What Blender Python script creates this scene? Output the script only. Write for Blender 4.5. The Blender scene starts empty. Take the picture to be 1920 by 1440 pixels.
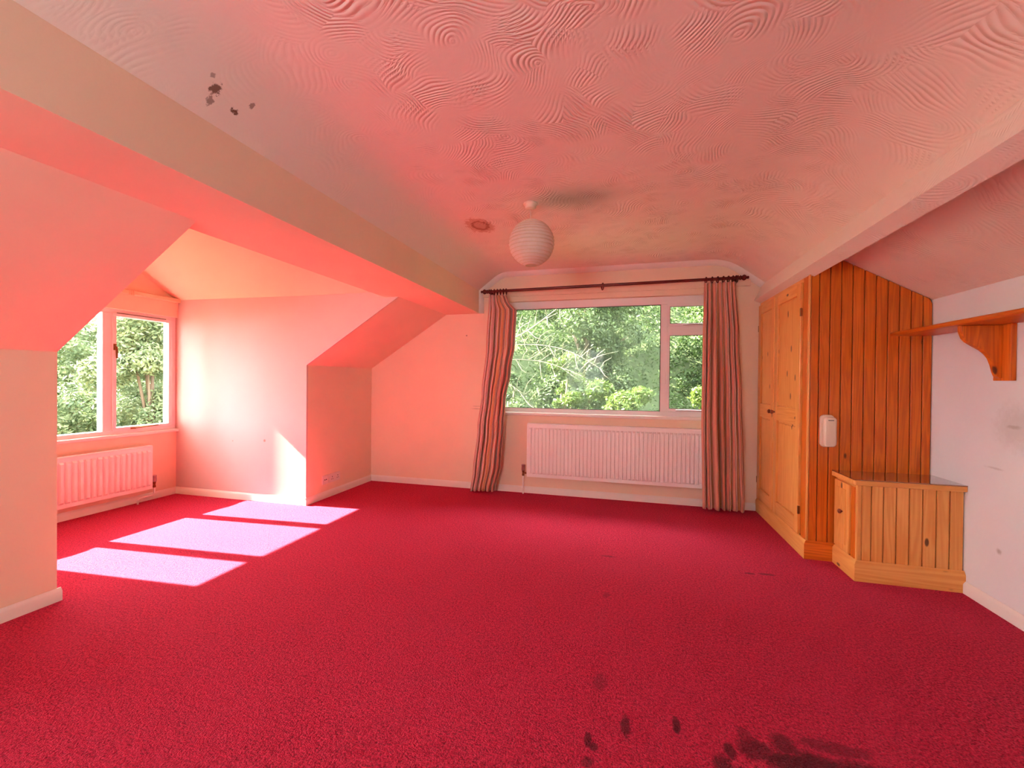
import bpy, bmesh, math, random
import numpy as np
from mathutils import Vector, Matrix

random.seed(7)
SC = bpy.context.scene
COL = SC.collection
PI = math.pi

# ------------------------------------------------------------------ camera
H = 1.25
YAW, PITCH, ROLL, FPX = 0.2620, -0.0069, 0.0092, 797.786
cam_d = bpy.data.cameras.new('camera')
cam_d.sensor_fit = 'HORIZONTAL'
cam_d.sensor_width = 36.0
cam_d.lens = FPX / 1920.0 * 36.0
cam_d.clip_start = 0.05
cam_d.clip_end = 200
cam = bpy.data.objects.new('camera', cam_d)
COL.objects.link(cam)
_r = Vector((math.cos(YAW), math.sin(YAW), 0))
_f = Vector((-math.sin(YAW), math.cos(YAW), 0))
_u = Vector((0, 0, 1))
_f2 = _f * math.cos(PITCH) + _u * math.sin(PITCH)
_u2 = -_f * math.sin(PITCH) + _u * math.cos(PITCH)
_r3 = _r * math.cos(ROLL) + _u2 * math.sin(ROLL)
_u3 = -_r * math.sin(ROLL) + _u2 * math.cos(ROLL)
cam.matrix_world = Matrix(((_r3.x, _u3.x, -_f2.x, 0), (_r3.y, _u3.y, -_f2.y, 0), (_r3.z, _u3.z, -_f2.z, H), (0, 0, 0, 1)))
SC.camera = cam

# ------------------------------------------------------------------ sky, sun, exposure
SKY_STRENGTH = 15.0
SUN_STRENGTH = 84.0
world = bpy.data.worlds.new('world')
SC.world = world
world.use_nodes = True
_bg = world.node_tree.nodes['Background']
_bg.inputs['Color'].default_value = (0.92, 0.96, 1.0, 1)
_bg.inputs['Strength'].default_value = SKY_STRENGTH
sun_d = bpy.data.lights.new('sun', 'SUN')
sun_d.energy = SUN_STRENGTH
sun_d.color = (1.0, 0.93, 0.72)
sun_d.angle = math.radians(0.55)
sun = bpy.data.objects.new('sun', sun_d)
COL.objects.link(sun)
sun.rotation_euler = Vector((1.25, 0.095, -1.0)).to_track_quat('-Z', 'Y').to_euler()
sun.location = (-14, 1, 12)
SC.view_settings.view_transform = 'Standard'
SC.view_settings.look = 'None'
SC.view_settings.gamma = 1.0
SC.view_settings.use_curve_mapping = False
SC.view_settings.exposure = 0.55
SC.cycles.max_bounces = 9
SC.cycles.diffuse_bounces = 5
SC.cycles.transparent_max_bounces = 10
SC.cycles.sample_clamp_indirect = 12.0

# ------------------------------------------------------------------ plan of the room (metres)
D = 4.652                      # far wall
DN, DP = 3.538, 1.629          # far and near cheek of the dormer
XN, XW = -3.053, -4.708        # knee wall, dormer window wall
XBS, XBL, XBR = -2.0555, -2.194, -1.633
ZB, ZK, ZE, ZT, ZC = 2.025, 1.389, 2.075, 2.28, 2.475
A1, A2, A3, A4, A5 = (0.951, ZC), (1.283, 2.222), (1.204, 2.060), (1.290, 2.017), (1.368, 2.177)
YP, XR, Z1, XF, XC, YC = 3.4865, 1.983, 1.822, 1.257, 1.431, 3.185
YB = -1.5                      # wall behind the camera


# ------------------------------------------------------------------ materials
def new_mat(name):
    m = bpy.data.materials.new(name)
    m.use_nodes = True
    nt = m.node_tree
    return m, nt, nt.nodes['Principled BSDF']


class G:
    """small node-graph helper"""
    def __init__(self, nt):
        self.nt = nt

    def n(self, typ, **kw):
        nd = self.nt.nodes.new(typ)
        for k, v in kw.items():
            setattr(nd, k, v)
        return nd

    def link(self, a, b):
        self.nt.links.new(a, b)

    def val(self, sock, v):
        if hasattr(v, 'bl_rna') and hasattr(v, 'is_output'):
            self.link(v, sock)
        else:
            sock.default_value = v

    def math(self, op, a, b=None, c=None, clamp=False):
        nd = self.n('ShaderNodeMath', operation=op)
        nd.use_clamp = clamp
        self.val(nd.inputs[0], a)
        if b is not None:
            self.val(nd.inputs[1], b)
        if c is not None:
            self.val(nd.inputs[2], c)
        return nd.outputs[0]

    def vmath(self, op, a, b=None, scale=None):
        nd = self.n('ShaderNodeVectorMath', operation=op)
        self.val(nd.inputs[0], a)
        if b is not None:
            self.val(nd.inputs[1], b)
        if scale is not None:
            self.val(nd.inputs['Scale'], scale)
        return nd.outputs['Value'] if op in ('LENGTH', 'DISTANCE', 'DOT_PRODUCT') else nd.outputs['Vector']

    def obj(self):
        return self.n('ShaderNodeTexCoord').outputs['Object']

    def noise(self, vec, scale, detail=3, rough=0.55, dist=0.0):
        nd = self.n('ShaderNodeTexNoise')
        self.link(vec, nd.inputs['Vector'])
        nd.inputs['Scale'].default_value = scale
        nd.inputs['Detail'].default_value = detail
        nd.inputs['Roughness'].default_value = rough
        nd.inputs['Distortion'].default_value = dist
        return nd

    def ramp(self, fac, stops, interp='LINEAR'):
        nd = self.n('ShaderNodeValToRGB')
        cr = nd.color_ramp
        cr.interpolation = interp
        while len(cr.elements) < len(stops):
            cr.elements.new(0.5)
        for e, (p, c) in zip(cr.elements, stops):
            e.position = p
            e.color = (*c, 1) if len(c) == 3 else c
        self.link(fac, nd.inputs['Fac'])
        return nd.outputs['Color']

    def mix(self, fac, a, b, blend='MIX'):
        nd = self.n('ShaderNodeMix', data_type='RGBA', blend_type=blend)
        self.val(nd.inputs['Factor'], fac)
        self.val(nd.inputs['A'], a if not isinstance(a, tuple) else (*a[:3], 1))
        self.val(nd.inputs['B'], b if not isinstance(b, tuple) else (*b[:3], 1))
        return nd.outputs['Result']

    def maprange(self, v, a, b, c=0.0, d=1.0, smooth=True):
        nd = self.n('ShaderNodeMapRange')
        if smooth:
            nd.interpolation_type = 'SMOOTHSTEP'
        self.val(nd.inputs['Value'], v)
        nd.inputs['From Min'].default_value = a
        nd.inputs['From Max'].default_value = b
        nd.inputs['To Min'].default_value = c
        nd.inputs['To Max'].default_value = d
        return nd.outputs['Result']

    def bump(self, height, strength, dist, bsdf, normal=None):
        nd = self.n('ShaderNodeBump')
        nd.inputs['Strength'].default_value = strength
        nd.inputs['Distance'].default_value = dist
        self.link(height, nd.inputs['Height'])
        if normal is not None:
            self.link(normal, nd.inputs['Normal'])
        if bsdf is not None:
            self.link(nd.outputs['Normal'], bsdf.inputs['Normal'])
        return nd.outputs['Normal']

    def blob(self, vec, centre, radii, wobble=None, soft=0.35):
        """1 inside an ellipsoid at centre, 0 outside, edge wobbled by noise"""
        v = self.vmath('SUBTRACT', vec, centre)
        v = self.vmath('DIVIDE', v, radii)
        r = self.vmath('LENGTH', v)
        if wobble is not None:
            r = self.math('ADD', r, wobble)
        return self.maprange(r, 1.0 - soft, 1.0 + soft, 1.0, 0.0)


def stain_sum(g, vec, blobs, wobble, soft=0.3):
    out = None
    for c, r, k in blobs:
        b = g.math('MULTIPLY', g.blob(vec, c, r, wobble, soft), k)
        out = b if out is None else g.math('MAXIMUM', out, b)
    return out


def paint(name, col, rough=0.75, blobs=None, stain=(0.25, 0.17, 0.1), soft=0.3, spec=0.3):
    m, nt, b = new_mat(name)
    g = G(nt)
    vec = g.obj()
    n1 = g.noise(vec, 1.3, 3)
    base = g.mix(g.maprange(n1.outputs['Fac'], 0.35, 0.7), col, tuple(c * 0.95 for c in col))
    n2 = g.noise(vec, 60, 2)
    if blobs:
        wob = g.math('MULTIPLY', g.math('SUBTRACT', g.noise(vec, 22, 4, 0.7).outputs['Fac'], 0.5), 1.8)
        base = g.mix(stain_sum(g, vec, blobs, wob, soft), base, stain)
    g.link(base, b.inputs['Base Color'])
    b.inputs['Roughness'].default_value = rough
    b.inputs['Specular IOR Level'].default_value = spec
    g.bump(n2.outputs['Fac'], 0.12, 0.004, b)
    return m


WALL = (0.88, 0.68, 0.50)
M = {}
M['wall'] = paint('wall_paint', WALL)
M['wall_right'] = paint('right_wall_paint', (0.78, 0.77, 0.76), blobs=[
    ((XR, 2.84, 1.03), (1, 0.11, 0.10), 0.22), ((XR, 2.86, 1.03), (1, 0.05, 0.012), 0.5),
    ((XR, 2.98, 0.79), (1, 0.05, 0.006), 0.3), ((XR, 2.94, 0.34), (1, 0.014, 0.012), 0.5)], soft=0.7)
M['wall_far'] = paint('end_wall_paint', WALL, blobs=[((-1.80, D, 1.775), (0.012, 1, 0.009), 0.8), ((-1.66, D, 0.925), (0.07, 1, 0.004), 0.5), ((-1.66, D, 0.955), (0.06, 1, 0.003), 0.4)], soft=0.4)
M['wall_cheek'] = paint('cheek_toned_down', (0.66, 0.545, 0.525), blobs=[((-3.55, 3.53, 0.62), (0.012, 1, 0.012), 0.7), ((-3.95, 3.52, 0.60), (0.008, 1, 0.008), 0.5)], soft=0.4)  # colour darkened so strong sky light does not burn this wall out
M['gloss'] = paint('white_gloss_paint', (0.84, 0.78, 0.71), rough=0.35, spec=0.5)
M['frame'] = paint('window_frame_white', (0.82, 0.78, 0.77), rough=0.4, spec=0.5)
M['radiator'] = paint('radiator_enamel', (0.92, 0.87, 0.83), rough=0.4, spec=0.5)
M['plastic'] = paint('cream_plastic', (0.82, 0.64, 0.48), rough=0.35, spec=0.5)
M['socket'] = paint('socket_plastic', (0.80, 0.70, 0.66), rough=0.35, spec=0.5)


def ceiling_mat():
    m, nt, b = new_mat('combed_plaster_ceiling')
    g = G(nt)
    vec = g.obj()
    flat = g.vmath('MULTIPLY', vec, (1, 1, 0.5))
    warp = g.noise(flat, 2.2, 2)
    wv = g.vmath('SCALE', g.vmath('SUBTRACT', warp.outputs['Color'], (0.5, 0.5, 0.5)), scale=0.22)
    p = g.vmath('ADD', flat, wv)

    def layer(scale, off, pitch):
        vo = g.n('ShaderNodeTexVoronoi', feature='F1', voronoi_dimensions='2D')
        q = g.vmath('ADD', p, off)
        g.link(q, vo.inputs['Vector'])
        vo.inputs['Scale'].default_value = scale
        rnd = g.vmath('SCALE', g.vmath('SUBTRACT', vo.outputs['Color'], (0.5, 0.5, 0.5)), scale=0.62)
        d = g.vmath('SUBTRACT', q, vo.outputs['Position'])
        d = g.vmath('MULTIPLY', g.vmath('ADD', d, rnd), (1, 1, 0))
        r = g.vmath('LENGTH', d)
        s = g.math('SINE', g.math('MULTIPLY', r, 2 * PI / pitch))
        s = g.math('MULTIPLY_ADD', s, 0.5, 0.5)
        s = g.math('POWER', s, 0.7)
        fade = g.maprange(vo.outputs['Distance'], 0.35 / scale * scale * 0.25, 0.62, 1.0, 0.0)
        return g.math('MULTIPLY', s, fade)
    h = g.math('MAXIMUM', layer(4.0, (0, 0, 0), 0.021), g.math('MULTIPLY', layer(5.4, (3.3, 1.7, 0), 0.016), 0.75))
    mask = g.maprange(g.noise(flat, 3.1, 2).outputs['Fac'], 0.38, 0.57, 0.15, 1.0)
    sepx = g.n('ShaderNodeSeparateXYZ')
    g.link(vec, sepx.inputs[0])
    mask = g.math('MULTIPLY', mask, g.maprange(sepx.outputs[0], -1.45, -0.85, 0.12, 1.0))
    mask = g.math('MULTIPLY', mask, g.maprange(sepx.outputs[0], 0.85, 1.2, 1.0, 0.45))
    h = g.math('MULTIPLY', h, mask)
    h = g.math('ADD', h, g.math('MULTIPLY', g.noise(flat, 5, 3).outputs['Fac'], 0.6))
    g.bump(h, 0.75, 0.008, b)
    base = (0.86, 0.745, 0.645)
    wob = g.math('MULTIPLY', g.math('SUBTRACT', g.noise(vec, 45, 4, 0.75).outputs['Fac'], 0.5), 3.6)
    # mould spots on the left slope
    sp = stain_sum(g, vec, [((-1.532, 1.285, 2.36), (0.022, 0.02, 0.03), 0.9), ((-1.575, 1.295, 2.33), (0.018, 0.012, 0.02), 0.7),
                            ((-1.50, 1.25, 2.38), (0.010, 0.010, 0.012), 0.6),
                            ((-1.555, 1.39, 2.34), (0.012, 0.015, 0.014), 1.0), ((-1.505, 1.425, 2.38), (0.014, 0.009, 0.012), 0.7)], wob, 0.25)
    c = g.mix(sp, base, (0.16, 0.07, 0.035))
    # soft greyish patch by the lamp
    sm = g.math('MULTIPLY', g.blob(vec, (-0.34, 2.84, ZC), (0.24, 0.12, 1.0), None, 0.8), 0.5)
    c = g.mix(sm, c, (0.42, 0.36, 0.3))
    # broken patch of plaster
    wob2 = g.math('MULTIPLY', g.math('SUBTRACT', g.noise(vec, 30, 4, 0.7).outputs['Fac'], 0.5), 1.2)
    outer = g.blob(vec, (-1.13, 3.19, ZC), (0.105, 0.155, 1), wob2, 0.12)
    inner = g.blob(vec, (-1.125, 3.185, ZC), (0.070, 0.100, 1), wob2, 0.12)
    core = g.blob(vec, (-1.125, 3.18, ZC), (0.048, 0.070, 1), wob2, 0.2)
    c = g.mix(g.math('MULTIPLY', outer, 0.75), c, (0.60, 0.33, 0.2))
    c = g.mix(g.math('MULTIPLY', inner, 0.85), c, (0.34, 0.12, 0.06))
    c = g.mix(g.math('MULTIPLY', core, 0.75), c, (0.66, 0.42, 0.3))
    g.link(c, b.inputs['Base Color'])
    b.inputs['Roughness'].default_value = 0.7
    b.inputs['Specular IOR Level'].default_value = 0.35
    return m


M['ceiling'] = ceiling_mat()


def carpet_mat():
    m, nt, b = new_mat('crimson_carpet')
    g = G(nt)
    vec = g.obj()
    fine = g.noise(vec, 150, 2, 0.6)
    mid = g.noise(vec, 75, 2, 0.6)
    big = g.noise(vec, 1.6, 4, 0.6)
    fac = g.math('ADD', g.math('MULTIPLY', fine.outputs['Fac'], 0.55), g.math('MULTIPLY', mid.outputs['Fac'], 0.45))
    c = g.ramp(fac, [(0.34, (0.28, 0.003, 0.02)), (0.5, (0.71, 0.014, 0.062)), (0.66, (0.93, 0.045, 0.125))])
    c = g.mix(g.maprange(big.outputs['Fac'], 0.35, 0.7, 0.0, 0.3), c, (0.74, 0.026, 0.09))
    wob = g.math('MULTIPLY', g.math('SUBTRACT', g.noise(vec, 26, 4, 0.7).outputs['Fac'], 0.5), 1.6)
    R = 9.0
    bl = [((0.010, 1.600, 0), (0.016, 0.05, R), 0.75), ((0.190, 1.649, 0), (0.013, 0.042, R), 0.8),
          ((-0.115, 1.50, 0), (0.012, 0.03, R), 0.75), ((-0.095, 1.475, 0), (0.014, 0.02, R), 0.75), ((-0.108, 1.41, 0), (0.016, 0.025, R), 0.6),
          ((0.355, 1.585, 0), (0.018, 0.032, R), 0.75), ((0.325, 1.50, 0), (0.032, 0.055, R), 0.75),
          ((0.44, 1.61, 0), (0.055, 0.045, R), 0.7), ((0.42, 1.67, 0), (0.025, 0.03, R), 0.5), ((0.54, 1.66, 0), (0.04, 0.05, R), 0.7),
          ((0.60, 1.57, 0), (0.14, 0.075, R), 0.85), ((0.75, 1.60, 0), (0.11, 0.05, R), 0.7), ((0.70, 1.69, 0), (0.10, 0.03, R), 0.5),
          ((0.90, 1.62, 0), (0.09, 0.035, R), 0.5), ((0.55, 1.50, 0), (0.12, 0.05, R), 0.8),
          ((0.80, 3.10, 0), (0.03, 0.012, R), 0.65), ((0.90, 3.115, 0), (0.05, 0.014, R), 0.65), ((-0.11, 3.12, 0), (0.05, 0.013, R), 0.5),
          ((-0.09, 1.80, 0), (0.03, 0.05, R), 0.35), ((-0.10, 2.55, 0), (0.02, 0.03, R), 0.3), ((-3.22, 1.85, 0), (0.008, 0.008, R), 0.7)]
    c = g.mix(stain_sum(g, vec, bl, wob, 0.3), c, (0.055, 0.006, 0.008))
    g.link(c, b.inputs['Base Color'])
    b.inputs['Roughness'].default_value = 0.95
    b.inputs['Specular IOR Level'].default_value = 0.1
    b.inputs['Sheen Weight'].default_value = 0.2
    b.inputs['Sheen Roughness'].default_value = 0.5
    b.inputs['Sheen Tint'].default_value = (1.0, 0.35, 0.5, 1)
    hh = g.math('ADD', fine.outputs['Fac'], mid.outputs['Fac'])
    g.bump(hh, 1.0, 0.016, b)
    return m


M['carpet'] = carpet_mat()


def wood_mat(name, axis, light, dark, rough=0.35, knots=True):
    """pine; axis = grain direction"""
    m, nt, b = new_mat(name)
    g = G(nt)
    vec = g.obj()
    rnd = g.n('ShaderNodeObjectInfo').outputs['Random']
    off = g.n('ShaderNodeCombineXYZ')
    for i in range(3):
        g.link(g.math('MULTIPLY', rnd, (7.3, 5.1, 11.7)[i]), off.inputs[i])
    p = g.vmath('ADD', vec, off.outputs[0])
    st = [9.0, 9.0, 9.0]
    st['xyz'.index(axis)] = 0.55
    q = g.vmath('MULTIPLY', p, tuple(st))
    n1 = g.noise(q, 1.0, 3, 0.5, 0.4)
    rings = g.math('SINE', g.math('MULTIPLY', n1.outputs['Fac'], 75.0))
    rings = g.math('MULTIPLY_ADD', rings, 0.5, 0.5)
    st2 = [90.0, 90.0, 90.0]
    st2['xyz'.index(axis)] = 3.0
    n2 = g.noise(g.vmath('MULTIPLY', p, tuple(st2)), 1.0, 2)
    f = g.math('ADD', g.math('MULTIPLY', rings, 0.30), g.math('MULTIPLY', n2.outputs['Fac'], 0.55))
    c = g.ramp(f, [(0.18, light), (0.80, dark)])
    c = g.mix(g.math('MULTIPLY', rnd, 0.45), c, tuple(x * 0.72 for x in light))
    if knots:
        st3 = [8.5, 8.5, 8.5]
        st3['xyz'.index(axis)] = 3.6
        vo = g.n('ShaderNodeTexVoronoi', feature='F1')
        g.link(g.vmath('MULTIPLY', p, tuple(st3)), vo.inputs['Vector'])
        vo.inputs['Scale'].default_value = 1.0
        sep = g.n('ShaderNodeSeparateColor')
        g.link(vo.outputs['Color'], sep.inputs[0])
        on = g.math('GREATER_THAN', sep.outputs[0], 0.25)
        kd = g.maprange(vo.outputs['Distance'], 0.065, 0.12, 1.0, 0.0)
        c = g.mix(g.math('MULTIPLY', g.math('MULTIPLY', kd, on), 0.9), c, (0.07, 0.015, 0.006))
    g.link(c, b.inputs['Base Color'])
    b.inputs['Roughness'].default_value = rough
    b.inputs['Specular IOR Level'].default_value = 0.4
    g.bump(n2.outputs['Fac'], 0.08, 0.003, b)
    return m


PL, PD = (0.92, 0.44, 0.12), (0.74, 0.25, 0.04)
SL, SD = (0.80, 0.19, 0.014), (0.48, 0.075, 0.004)
M['pine_z'] = wood_mat('pine_upright', 'z', PL, PD)
M['pine_y'] = wood_mat('pine_lengthwise', 'y', PL, PD)
M['pine_x'] = wood_mat('pine_across', 'x', PL, PD)
M['plank'] = wood_mat('stained_plank', 'z', SL, SD)
M['plank_x'] = wood_mat('stained_plinth', 'x', SL, SD)
M['shelf_y'] = wood_mat('shelf_board', 'y', SL, SD)
M['shelf_z'] = wood_mat('shelf_bracket', 'z', SL, SD)
M['knob'] = wood_mat('dark_turned_wood', 'z', (0.30, 0.07, 0.03), (0.16, 0.03, 0.012), knots=False)
M['pole'] = wood_mat('mahogany_pole', 'x', (0.16, 0.018, 0.012), (0.08, 0.008, 0.006), rough=0.25, knots=False)


def plain(name, col, rough=0.5, metal=0.0, spec=0.5, coat=0.0):
    m, nt, b = new_mat(name)
    g = G(nt)
    vec = g.obj()
    n = g.noise(vec, 35, 2)
    g.link(g.mix(g.maprange(n.outputs['Fac'], 0.3, 0.7, 0, 0.25), col, tuple(c * 0.8 for c in col)), b.inputs['Base Color'])
    b.inputs['Roughness'].default_value = rough
    b.inputs['Metallic'].default_value = metal
    b.inputs['Specular IOR Level'].default_value = spec
    b.inputs['Coat Weight'].default_value = coat
    return m


M['brass'] = plain('old_brass', (0.25, 0.10, 0.035), 0.4, 0.9)
M['chrome'] = plain('dull_chrome', (0.45, 0.36, 0.34), 0.3, 1.0)
M['dark'] = plain('dark_gap', (0.03, 0.02, 0.018), 0.8)
M['seal'] = plain('window_seal', (0.05, 0.05, 0.05), 0.6)
M['rail'] = plain('cream_rail', (0.80, 0.60, 0.38), 0.45)
M['bark'] = plain('pale_bark', (0.22, 0.19, 0.14), 0.9)
M['stem'] = plain('brown_bark', (0.12, 0.085, 0.055), 0.9)
M['soil'] = plain('bank_soil', (0.05, 0.07, 0.025), 0.95)
M['glasstop'] = plain('dark_polished_top', (0.26, 0.09, 0.03), 0.05, 0.0, 1.0, 1.0)


def paper_mat():
    m, nt, b = new_mat('rice_paper')
    g = G(nt)
    vec = g.obj()
    n = g.noise(vec, 40, 3)
    c = g.mix(n.outputs['Fac'], (0.86, 0.76, 0.66), (0.78, 0.66, 0.56))
    g.link(c, b.inputs['Base Color'])
    b.inputs['Roughness'].default_value = 0.8
    tr = g.n('ShaderNodeBsdfTranslucent')
    g.link(c, tr.inputs['Color'])
    mx = g.n('ShaderNodeMixShader')
    mx.inputs[0].default_value = 0.3
    g.link(b.outputs[0], mx.inputs[1])
    g.link(tr.outputs[0], mx.inputs[2])
    g.link(mx.outputs[0], nt.nodes['Material Output'].inputs['Surface'])
    return m


M['paper'] = paper_mat()


def pane_mat(name, haze, tint):
    m = bpy.data.materials.new(name)
    m.use_nodes = True
    nt = m.node_tree
    nt.nodes.remove(nt.nodes['Principled BSDF'])
    g = G(nt)
    t = g.n('ShaderNodeBsdfTransparent')
    t.inputs['Color'].default_value = (*tint, 1)
    gl = g.n('ShaderNodeBsdfGlossy')
    gl.inputs['Roughness'].default_value = 0.02
    fr = g.n('ShaderNodeFresnel')
    fr.inputs['IOR'].default_value = 1.16
    mx = g.n('ShaderNodeMixShader')
    g.link(fr.outputs[0], mx.inputs[0])
    g.link(t.outputs[0], mx.inputs[1])
    g.link(gl.outputs[0], mx.inputs[2])
    out = mx.outputs[0]
    if haze:
        vec = g.obj()
        n = g.noise(vec, 2.2, 4)
        tr = g.n('ShaderNodeBsdfTranslucent')
        tr.inputs['Color'].default_value = (0.8, 0.85, 0.8, 1)
        mx2 = g.n('ShaderNodeMixShader')
        g.link(g.maprange(n.outputs['Fac'], 0.3, 0.75, haze * 0.5, haze), mx2.inputs[0])
        g.link(out, mx2.inputs[1])
        g.link(tr.outputs[0], mx2.inputs[2])
        out = mx2.outputs[0]
    g.link(out, nt.nodes['Material Output'].inputs['Surface'])
    return m


M['pane'] = pane_mat('clear_pane', 0.0, (0.97, 0.98, 0.97))
M['pane_haze'] = pane_mat('dusty_pane', 0.03, (0.90, 0.93, 0.88))


def leaf_mat(name, c1, c2, trans=0.35):
    m, nt, b = new_mat(name)
    g = G(nt)
    vec = g.obj()
    n = g.noise(vec, 3.0, 4, 0.7)
    n2 = g.noise(vec, 14.0, 2, 0.6)
    f = g.math('ADD', g.math('MULTIPLY', n.outputs['Fac'], 0.6), g.math('MULTIPLY', n2.outputs['Fac'], 0.4))
    c = g.ramp(f, [(0.36, c1), (0.64, c2)])
    g.link(c, b.inputs['Base Color'])
    b.inputs['Roughness'].default_value = 0.45
    b.inputs['Specular IOR Level'].default_value = 0.3
    tr = g.n('ShaderNodeBsdfTranslucent')
    g.link(c, tr.inputs['Color'])
    mx = g.n('ShaderNodeMixShader')
    mx.inputs[0].default_value = trans
    g.link(b.outputs[0], mx.inputs[1])
    g.link(tr.outputs[0], mx.inputs[2])
    g.link(mx.outputs[0], nt.nodes['Material Output'].inputs['Surface'])
    return m


M['leaf_a'] = leaf_mat('leaf_mid_green', (0.02, 0.04, 0.012), (0.085, 0.135, 0.036))
M['leaf_b'] = leaf_mat('leaf_yellow_green', (0.03, 0.058, 0.010), (0.12, 0.165, 0.032))
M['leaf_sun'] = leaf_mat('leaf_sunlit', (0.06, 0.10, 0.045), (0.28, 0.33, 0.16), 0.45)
M['leaf_c'] = leaf_mat('leaf_grey_green', (0.024, 0.042, 0.018), (0.09, 0.125, 0.046))


def curtain_mat():
    m, nt, b = new_mat('striped_curtain_cloth')
    g = G(nt)
    uv = g.n('ShaderNodeTexCoord').outputs['UV']
    sep = g.n('ShaderNodeSeparateXYZ')
    g.link(uv, sep.inputs[0])
    u = g.math('FRACT', g.math('MULTIPLY', sep.outputs[0], 7.0))
    A, B, Cc, Dd, E_ = (0.74, 0.30, 0.20), (0.86, 0.66, 0.55), (0.17, 0.045, 0.04), (0.72, 0.40, 0.34), (0.76, 0.34, 0.14)
    c = g.ramp(u, [(0.0, A), (0.26, Cc), (0.285, B), (0.38, Dd), (0.52, Cc), (0.54, Dd), (0.62, B), (0.70, E_), (0.90, Cc), (0.925, B)], 'CONSTANT')
    n = g.noise(g.obj(), 300, 2)
    c = g.mix(g.math('MULTIPLY', n.outputs['Fac'], 0.2), c, (0.5, 0.25, 0.2))
    g.link(c, b.inputs['Base Color'])
    b.inputs['Roughness'].default_value = 0.7
    b.inputs['Sheen Weight'].default_value = 0.2
    tr = g.n('ShaderNodeBsdfTranslucent')
    g.link(c, tr.inputs['Color'])
    mx = g.n('ShaderNodeMixShader')
    mx.inputs[0].default_value = 0.12
    g.link(b.outputs[0], mx.inputs[1])
    g.link(tr.outputs[0], mx.inputs[2])
    g.link(mx.outputs[0], nt.nodes['Material Output'].inputs['Surface'])
    return m


M['curtain'] = curtain_mat()
M['lining'] = paint('curtain_lining', (0.66, 0.42, 0.18))

# ------------------------------------------------------------------ mesh helpers
ORIGIN = {}


def BM():
    return bmesh.new()


def box(bm, x0, x1, y0, y1, z0, z1):
    v = [bm.verts.new((x, y, z)) for z in (z0, z1) for y in (y0, y1) for x in (x0, x1)]
    for f in ((0, 2, 3, 1), (4, 5, 7, 6), (0, 1, 5, 4), (2, 6, 7, 3), (0, 4, 6, 2), (1, 3, 7, 5)):
        bm.faces.new([v[i] for i in f])
    return bm


def prism(bm, poly, axis, a, b):
    """poly in the other two axes (in xyz order) extruded along axis from a to b"""
    def P(p, t):
        return {'x': (t, p[0], p[1]), 'y': (p[0], t, p[1]), 'z': (p[0], p[1], t)}[axis]
    va = [bm.verts.new(P(p, a)) for p in poly]
    vb = [bm.verts.new(P(p, b)) for p in poly]
    n = len(poly)
    bm.faces.new(va[::-1])
    bm.faces.new(vb)
    for i in range(n):
        bm.faces.new((va[i], va[(i + 1) % n], vb[(i + 1) % n], vb[i]))
    return bm


def frame_of(d):
    d = d.normalized()
    up = Vector((0, 0, 1)) if abs(d.z) < 0.95 else Vector((1, 0, 0))
    a = d.cross(up).normalized()
    return a, d.cross(a).normalized()


def tube(bm, pts, rad, n=8, caps=True):
    pts = [Vector(p) for p in pts]
    rings = []
    for i, p in enumerate(pts):
        d = pts[min(i + 1, len(pts) - 1)] - pts[max(i - 1, 0)]
        a, b = frame_of(d)
        r = rad[i] if isinstance(rad, (list, tuple)) else rad
        rings.append([bm.verts.new(p + (a * math.cos(2 * PI * k / n) + b * math.sin(2 * PI * k / n)) * r) for k in range(n)])
    for r0, r1 in zip(rings, rings[1:]):
        for k in range(n):
            bm.faces.new((r0[k], r0[(k + 1) % n], r1[(k + 1) % n], r1[k]))
    if caps:
        bm.faces.new(rings[0][::-1])
        bm.faces.new(rings[-1])
    return bm


def lathe(bm, prof, origin, axis, n=24, caps=True):
    """prof: list of (radius, distance along axis)"""
    o, d = Vector(origin), Vector(axis).normalized()
    a, b = frame_of(d)
    rings = []
    for r, t in prof:
        c = o + d * t
        rings.append([bm.verts.new(c + (a * math.cos(2 * PI * k / n) + b * math.sin(2 * PI * k / n)) * max(r, 1e-4)) for k in range(n)])
    for r0, r1 in zip(rings, rings[1:]):
        for k in range(n):
            bm.faces.new((r0[k], r0[(k + 1) % n], r1[(k + 1) % n], r1[k]))
    if caps:
        bm.faces.new(rings[0][::-1])
        bm.faces.new(rings[-1])
    return bm


def torus(bm, c, axis, R, r, n=20, m=8):
    c, d = Vector(c), Vector(axis).normalized()
    a, b = frame_of(d)
    vs = []
    for i in range(n):
        t = 2 * PI * i / n
        e = a * math.cos(t) + b * math.sin(t)
        vs.append([bm.verts.new(c + e * (R + r * math.cos(2 * PI * k / m)) + d * (r * math.sin(2 * PI * k / m))) for k in range(m)])
    for i in range(n):
        for k in range(m):
            bm.faces.new((vs[i][k], vs[(i + 1) % n][k], vs[(i + 1) % n][(k + 1) % m], vs[i][(k + 1) % m]))
    return bm


def link_obj(name, me, parent, origin):
    o = bpy.data.objects.new(name, me)
    COL.objects.link(o)
    if parent is not None:
        o.parent = parent
        po = ORIGIN[parent.name]
    else:
        po = Vector((0, 0, 0))
    o.location = Vector(origin) - po
    ORIGIN[o.name] = Vector(origin)
    return o


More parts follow.
